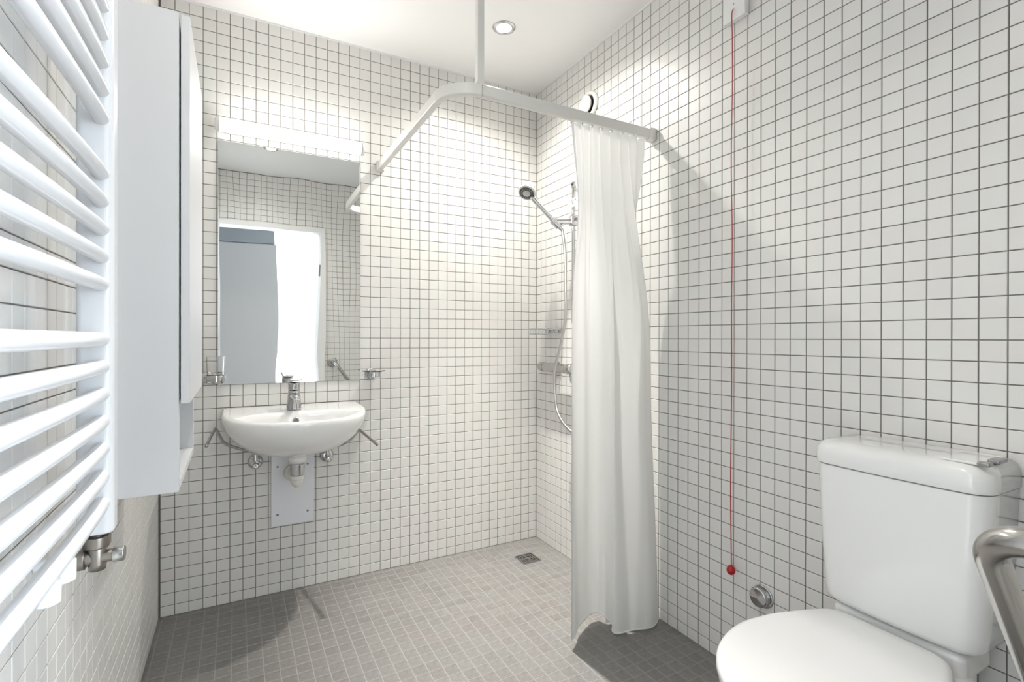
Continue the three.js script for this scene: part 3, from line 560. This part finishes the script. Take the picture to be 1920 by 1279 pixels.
{ // floor drain
  const t = thing('floor_drain', 'square stainless floor drain with slotted grate in the shower corner', 'drain', [DRAIN.x, 0, DRAIN.z]);
  part('well', box(-0.050, 0.050, -0.0006, -0.0002, -0.050, 0.050), darkMat, t, 'dark drain opening');
  const frame = (o, w, y) => [box(-o, o, 0, y, o - w, o), box(-o, o, 0, y, -o, -o + w), box(-o, -o + w, 0, y, -o + w, o - w), box(o - w, o, 0, y, -o + w, o - w)];
  part('frame', frame(0.0515, 0.007, 0.0022), steel, t);
  part('grate', [...frame(0.039, 0.0065, 0.0018), ...frame(0.026, 0.006, 0.0018), box(-0.012, 0.012, 0, 0.0018, -0.012, 0.012), ...[[1, 0], [-1, 0], [0, 1], [0, -1]].map(([x, z]) => box(x ? Math.min(0.012 * x, 0.046 * x) : -0.004, x ? Math.max(0.012 * x, 0.046 * x) : 0.004, 0, 0.0016, z ? Math.min(0.012 * z, 0.046 * z) : -0.004, z ? Math.max(0.012 * z, 0.046 * z) : 0.004))], steel, t);
}

// ------------------------------------------------------------------ pull cord, cap
{
  const t = thing('pull_switch', 'white emergency pull switch with long red cord and red ball', 'switch', [0, 2.2375, 1.3135]);
  part('housing', rbox(-0.024, -0.0006, 0, 0.096, -0.044, 0.044, 0.004), plasticWhite, t);
  part('screw', lathe([[0, 0.0238], [0.0025, 0.0245], [0.003, 0.0235], [0, 0.0235]], V(0, 0.053, 0), V(-1, 0, 0), 16), screwMat, t);
  part('cord_guide', lathe([[0.002, 0.0238], [0.0042, 0.0238], [0.004, 0.026], [0.002, 0.026]], V(0, 0.035, 0), V(-1, 0, 0), 20), plasticWhite, t);
  const pts = [V(0.0055, 2.2725, 0), V(-0.001, 2.262, 0)]; for (let i = 1; i <= 26; i++) { const y = 2.255 - i * (2.255 - 0.37) / 26; pts.push(V(-0.0005 * Math.sin(i * 1.1), y, 0.0025 * Math.sin(i * 0.62 + 0.6) * Math.sin(i * 0.21))); }
  const cord = part('cord', tube(pts, 0.0016, { seg: 320, rad: 10 }).translate(-0.030, -2.2375, 0), red, t, 'long thin red cord');
  part('ball', lathe([[0, 0.337], [0.006, 0.3378], [0.0115, 0.342], [0.0142, 0.349], [0.0142, 0.355], [0.012, 0.3625], [0.0065, 0.368], [0.0028, 0.3705], [0, 0.371]], V(-0.030, -2.2375, 0.0005)), red, cord, 'glossy red ball');
}
{
  const t = thing('wall_valve_cap', 'round chrome wall valve cap low beside the toilet', 'valve cap', [0, 0.300, 1.412]);
  part('rosette', lathe([[0, 0.0006], [0.0365, 0.0006], [0.0365, 0.003], [0.034, 0.006], [0, 0.007]], V(0, 0, 0), V(-1, 0, 0)), chrome, t);
  part('cap', lathe([[0, 0.006], [0.0315, 0.006], [0.0318, 0.022], [0.030, 0.026], [0.026, 0.028], [0, 0.031]], V(0, 0.001, -0.002), V(-1, 0, 0)), chrome, t);
}

// ------------------------------------------------------------------ toilet
{
  const TZ = 1.843, t = thing('toilet', 'white ceramic toilet with closed lid and wall-side cistern', 'toilet', [0, 0, TZ]);
  const ring = (y, xb, xf, hwB, hw, n = 72) => { // egg outline, back at xb, front tip at xf
    const r = [], xm = xb + (xf - xb) * 0.50;
    for (let i = 0; i < n; i++) {
      const th = i / n * Math.PI * 2, c = Math.cos(th), s = Math.sin(th);
      if (c >= 0) r.push(V(xm + (xf - xm) * c, y, hw * s * 1));
      else { const k = -c, e = Math.pow(k, 0.5); r.push(V(xm + (xb - xm) * e, y, (hw + (hwB - hw) * smooth(0, 1, e)) * Math.sign(s) * Math.pow(Math.abs(s), 0.26))); }
    }
    return r;
  };
  part('bowl', loft([ring(0.001, -0.06, -0.46, 0.10, 0.105), ring(0.03, -0.06, -0.45, 0.095, 0.10), ring(0.12, -0.06, -0.44, 0.09, 0.095), ring(0.22, -0.05, -0.49, 0.10, 0.115), ring(0.30, -0.04, -0.57, 0.115, 0.145), ring(0.36, -0.03, -0.635, 0.13, 0.172), ring(0.395, -0.02, -0.655, 0.14, 0.181), ring(0.407, -0.02, -0.652, 0.137, 0.178), ring(0.412, -0.025, -0.64, 0.13, 0.168)]), ceramic, t);
  part('seat', loft([ring(0.414, -0.178, -0.655, 0.136, 0.180), ring(0.417, -0.172, -0.661, 0.142, 0.186), ring(0.428, -0.172, -0.661, 0.142, 0.186), ring(0.432, -0.176, -0.656, 0.138, 0.181)]), seatPlastic, t);
  part('lid', loft([ring(0.4335, -0.172, -0.660, 0.140, 0.184), ring(0.4365, -0.166, -0.666, 0.147, 0.190), ring(0.449, -0.166, -0.666, 0.147, 0.190), ring(0.456, -0.170, -0.662, 0.143, 0.186), ring(0.4605, -0.180, -0.650, 0.134, 0.174), ring(0.462, -0.21, -0.60, 0.105, 0.135)]), seatPlastic, t);
  part('cistern_base', rbox(-0.150, -0.003, 0.395, 0.4645, -0.135, 0.135, 0.018, 4), ceramic, t);
  for (const s of [-1, 1]) part('hinge', cyl(V(-0.192, 0.425, s * 0.075 - 0.014), V(-0.192, 0.425, s * 0.075 + 0.014), 0.009), satin, t);
  // cistern: front outline tapering to the bottom, swept through its depth
  const front = (y, hw, xf) => { const r = [], R = 0.042; // plan outline at height y
    const q = [[-0.002, hw], [xf + R, hw]]; for (let i = 0; i <= 10; i++) { const a = i / 10 * Math.PI / 2; q.push([xf + R - R * Math.sin(a), hw - R + R * Math.cos(a)]); }
    const nMid = 10; for (let i = 1; i < nMid; i++) { const f = i / nMid, z = (hw - R) * (1 - 2 * f); q.push([xf - 0.006 * (1 - (1 - 2 * f) ** 2), z]); }
    for (let i = 0; i <= 10; i++) { const a = (1 - i / 10) * Math.PI / 2; q.push([xf + R - R * Math.sin(a), -(hw - R + R * Math.cos(a))]); }
    q.push([xf + R, -hw], [-0.002, -hw]); for (const [x, z] of q) r.push(V(x, y, z)); return r; };
  part('cistern', loft([front(0.465, 0.142, -0.140), front(0.467, 0.152, -0.150), front(0.472, 0.158, -0.1555), front(0.481, 0.1615, -0.157), front(0.50, 0.1635, -0.158), front(0.60, 0.170, -0.160), front(0.72, 0.175, -0.162), front(0.816, 0.178, -0.163), front(0.818, 0.177, -0.162)]), ceramic, t);
  part('cistern_lid', loft([front(0.8195, 0.178, -0.162), front(0.8215, 0.1815, -0.167), front(0.845, 0.182, -0.168), front(0.860, 0.180, -0.166), front(0.870, 0.175, -0.161), front(0.8775, 0.166, -0.152), front(0.881, 0.152, -0.138), front(0.882, 0.13, -0.115)]), ceramic, t);
  const fl = part('flush_plate', rbox(-0.148, -0.018, 0.8795, 0.8845, 0.092, 0.158, 0.0022, 3), ceramic, t);
  part('flush_button', rbox(-0.157, -0.135, 0.880, 0.8895, 0.156, 0.178, 0.004, 3), keyGrey, fl, 'grey flush key');
  part('flush_button', rbox(-0.105, -0.062, 0.880, 0.8895, 0.156, 0.178, 0.004, 3), keyGrey, fl, 'grey flush key');
}
// ------------------------------------------------------------------ grab bar beside the doorway
{
  const t = thing('grab_bar', 'polished steel sloping grab bar on the doorway wall beside the toilet', 'grab bar', [-0.76, 0.925, D]);
  const zb = -0.128, L = 0.52, dx = 0.60 * L, dy = -0.80 * L;
  part('bar', bent([V(0, 0, -0.004), V(0, 0, zb), V(dx, dy, zb), V(dx, dy, -0.004)], 0.0168, 0.055, { seg: 200, rad: 40, caps: false }), satin, t);
  for (const [x, y] of [[0, 0], [dx, dy]]) part('flange', lathe([[0, 0.0006], [0.041, 0.0006], [0.041, 0.006], [0.036, 0.010], [0.0175, 0.011], [0, 0.011]], V(x, y, 0), V(0, 0, -1)), satin, t);
}

renderer.render(scene, camera);
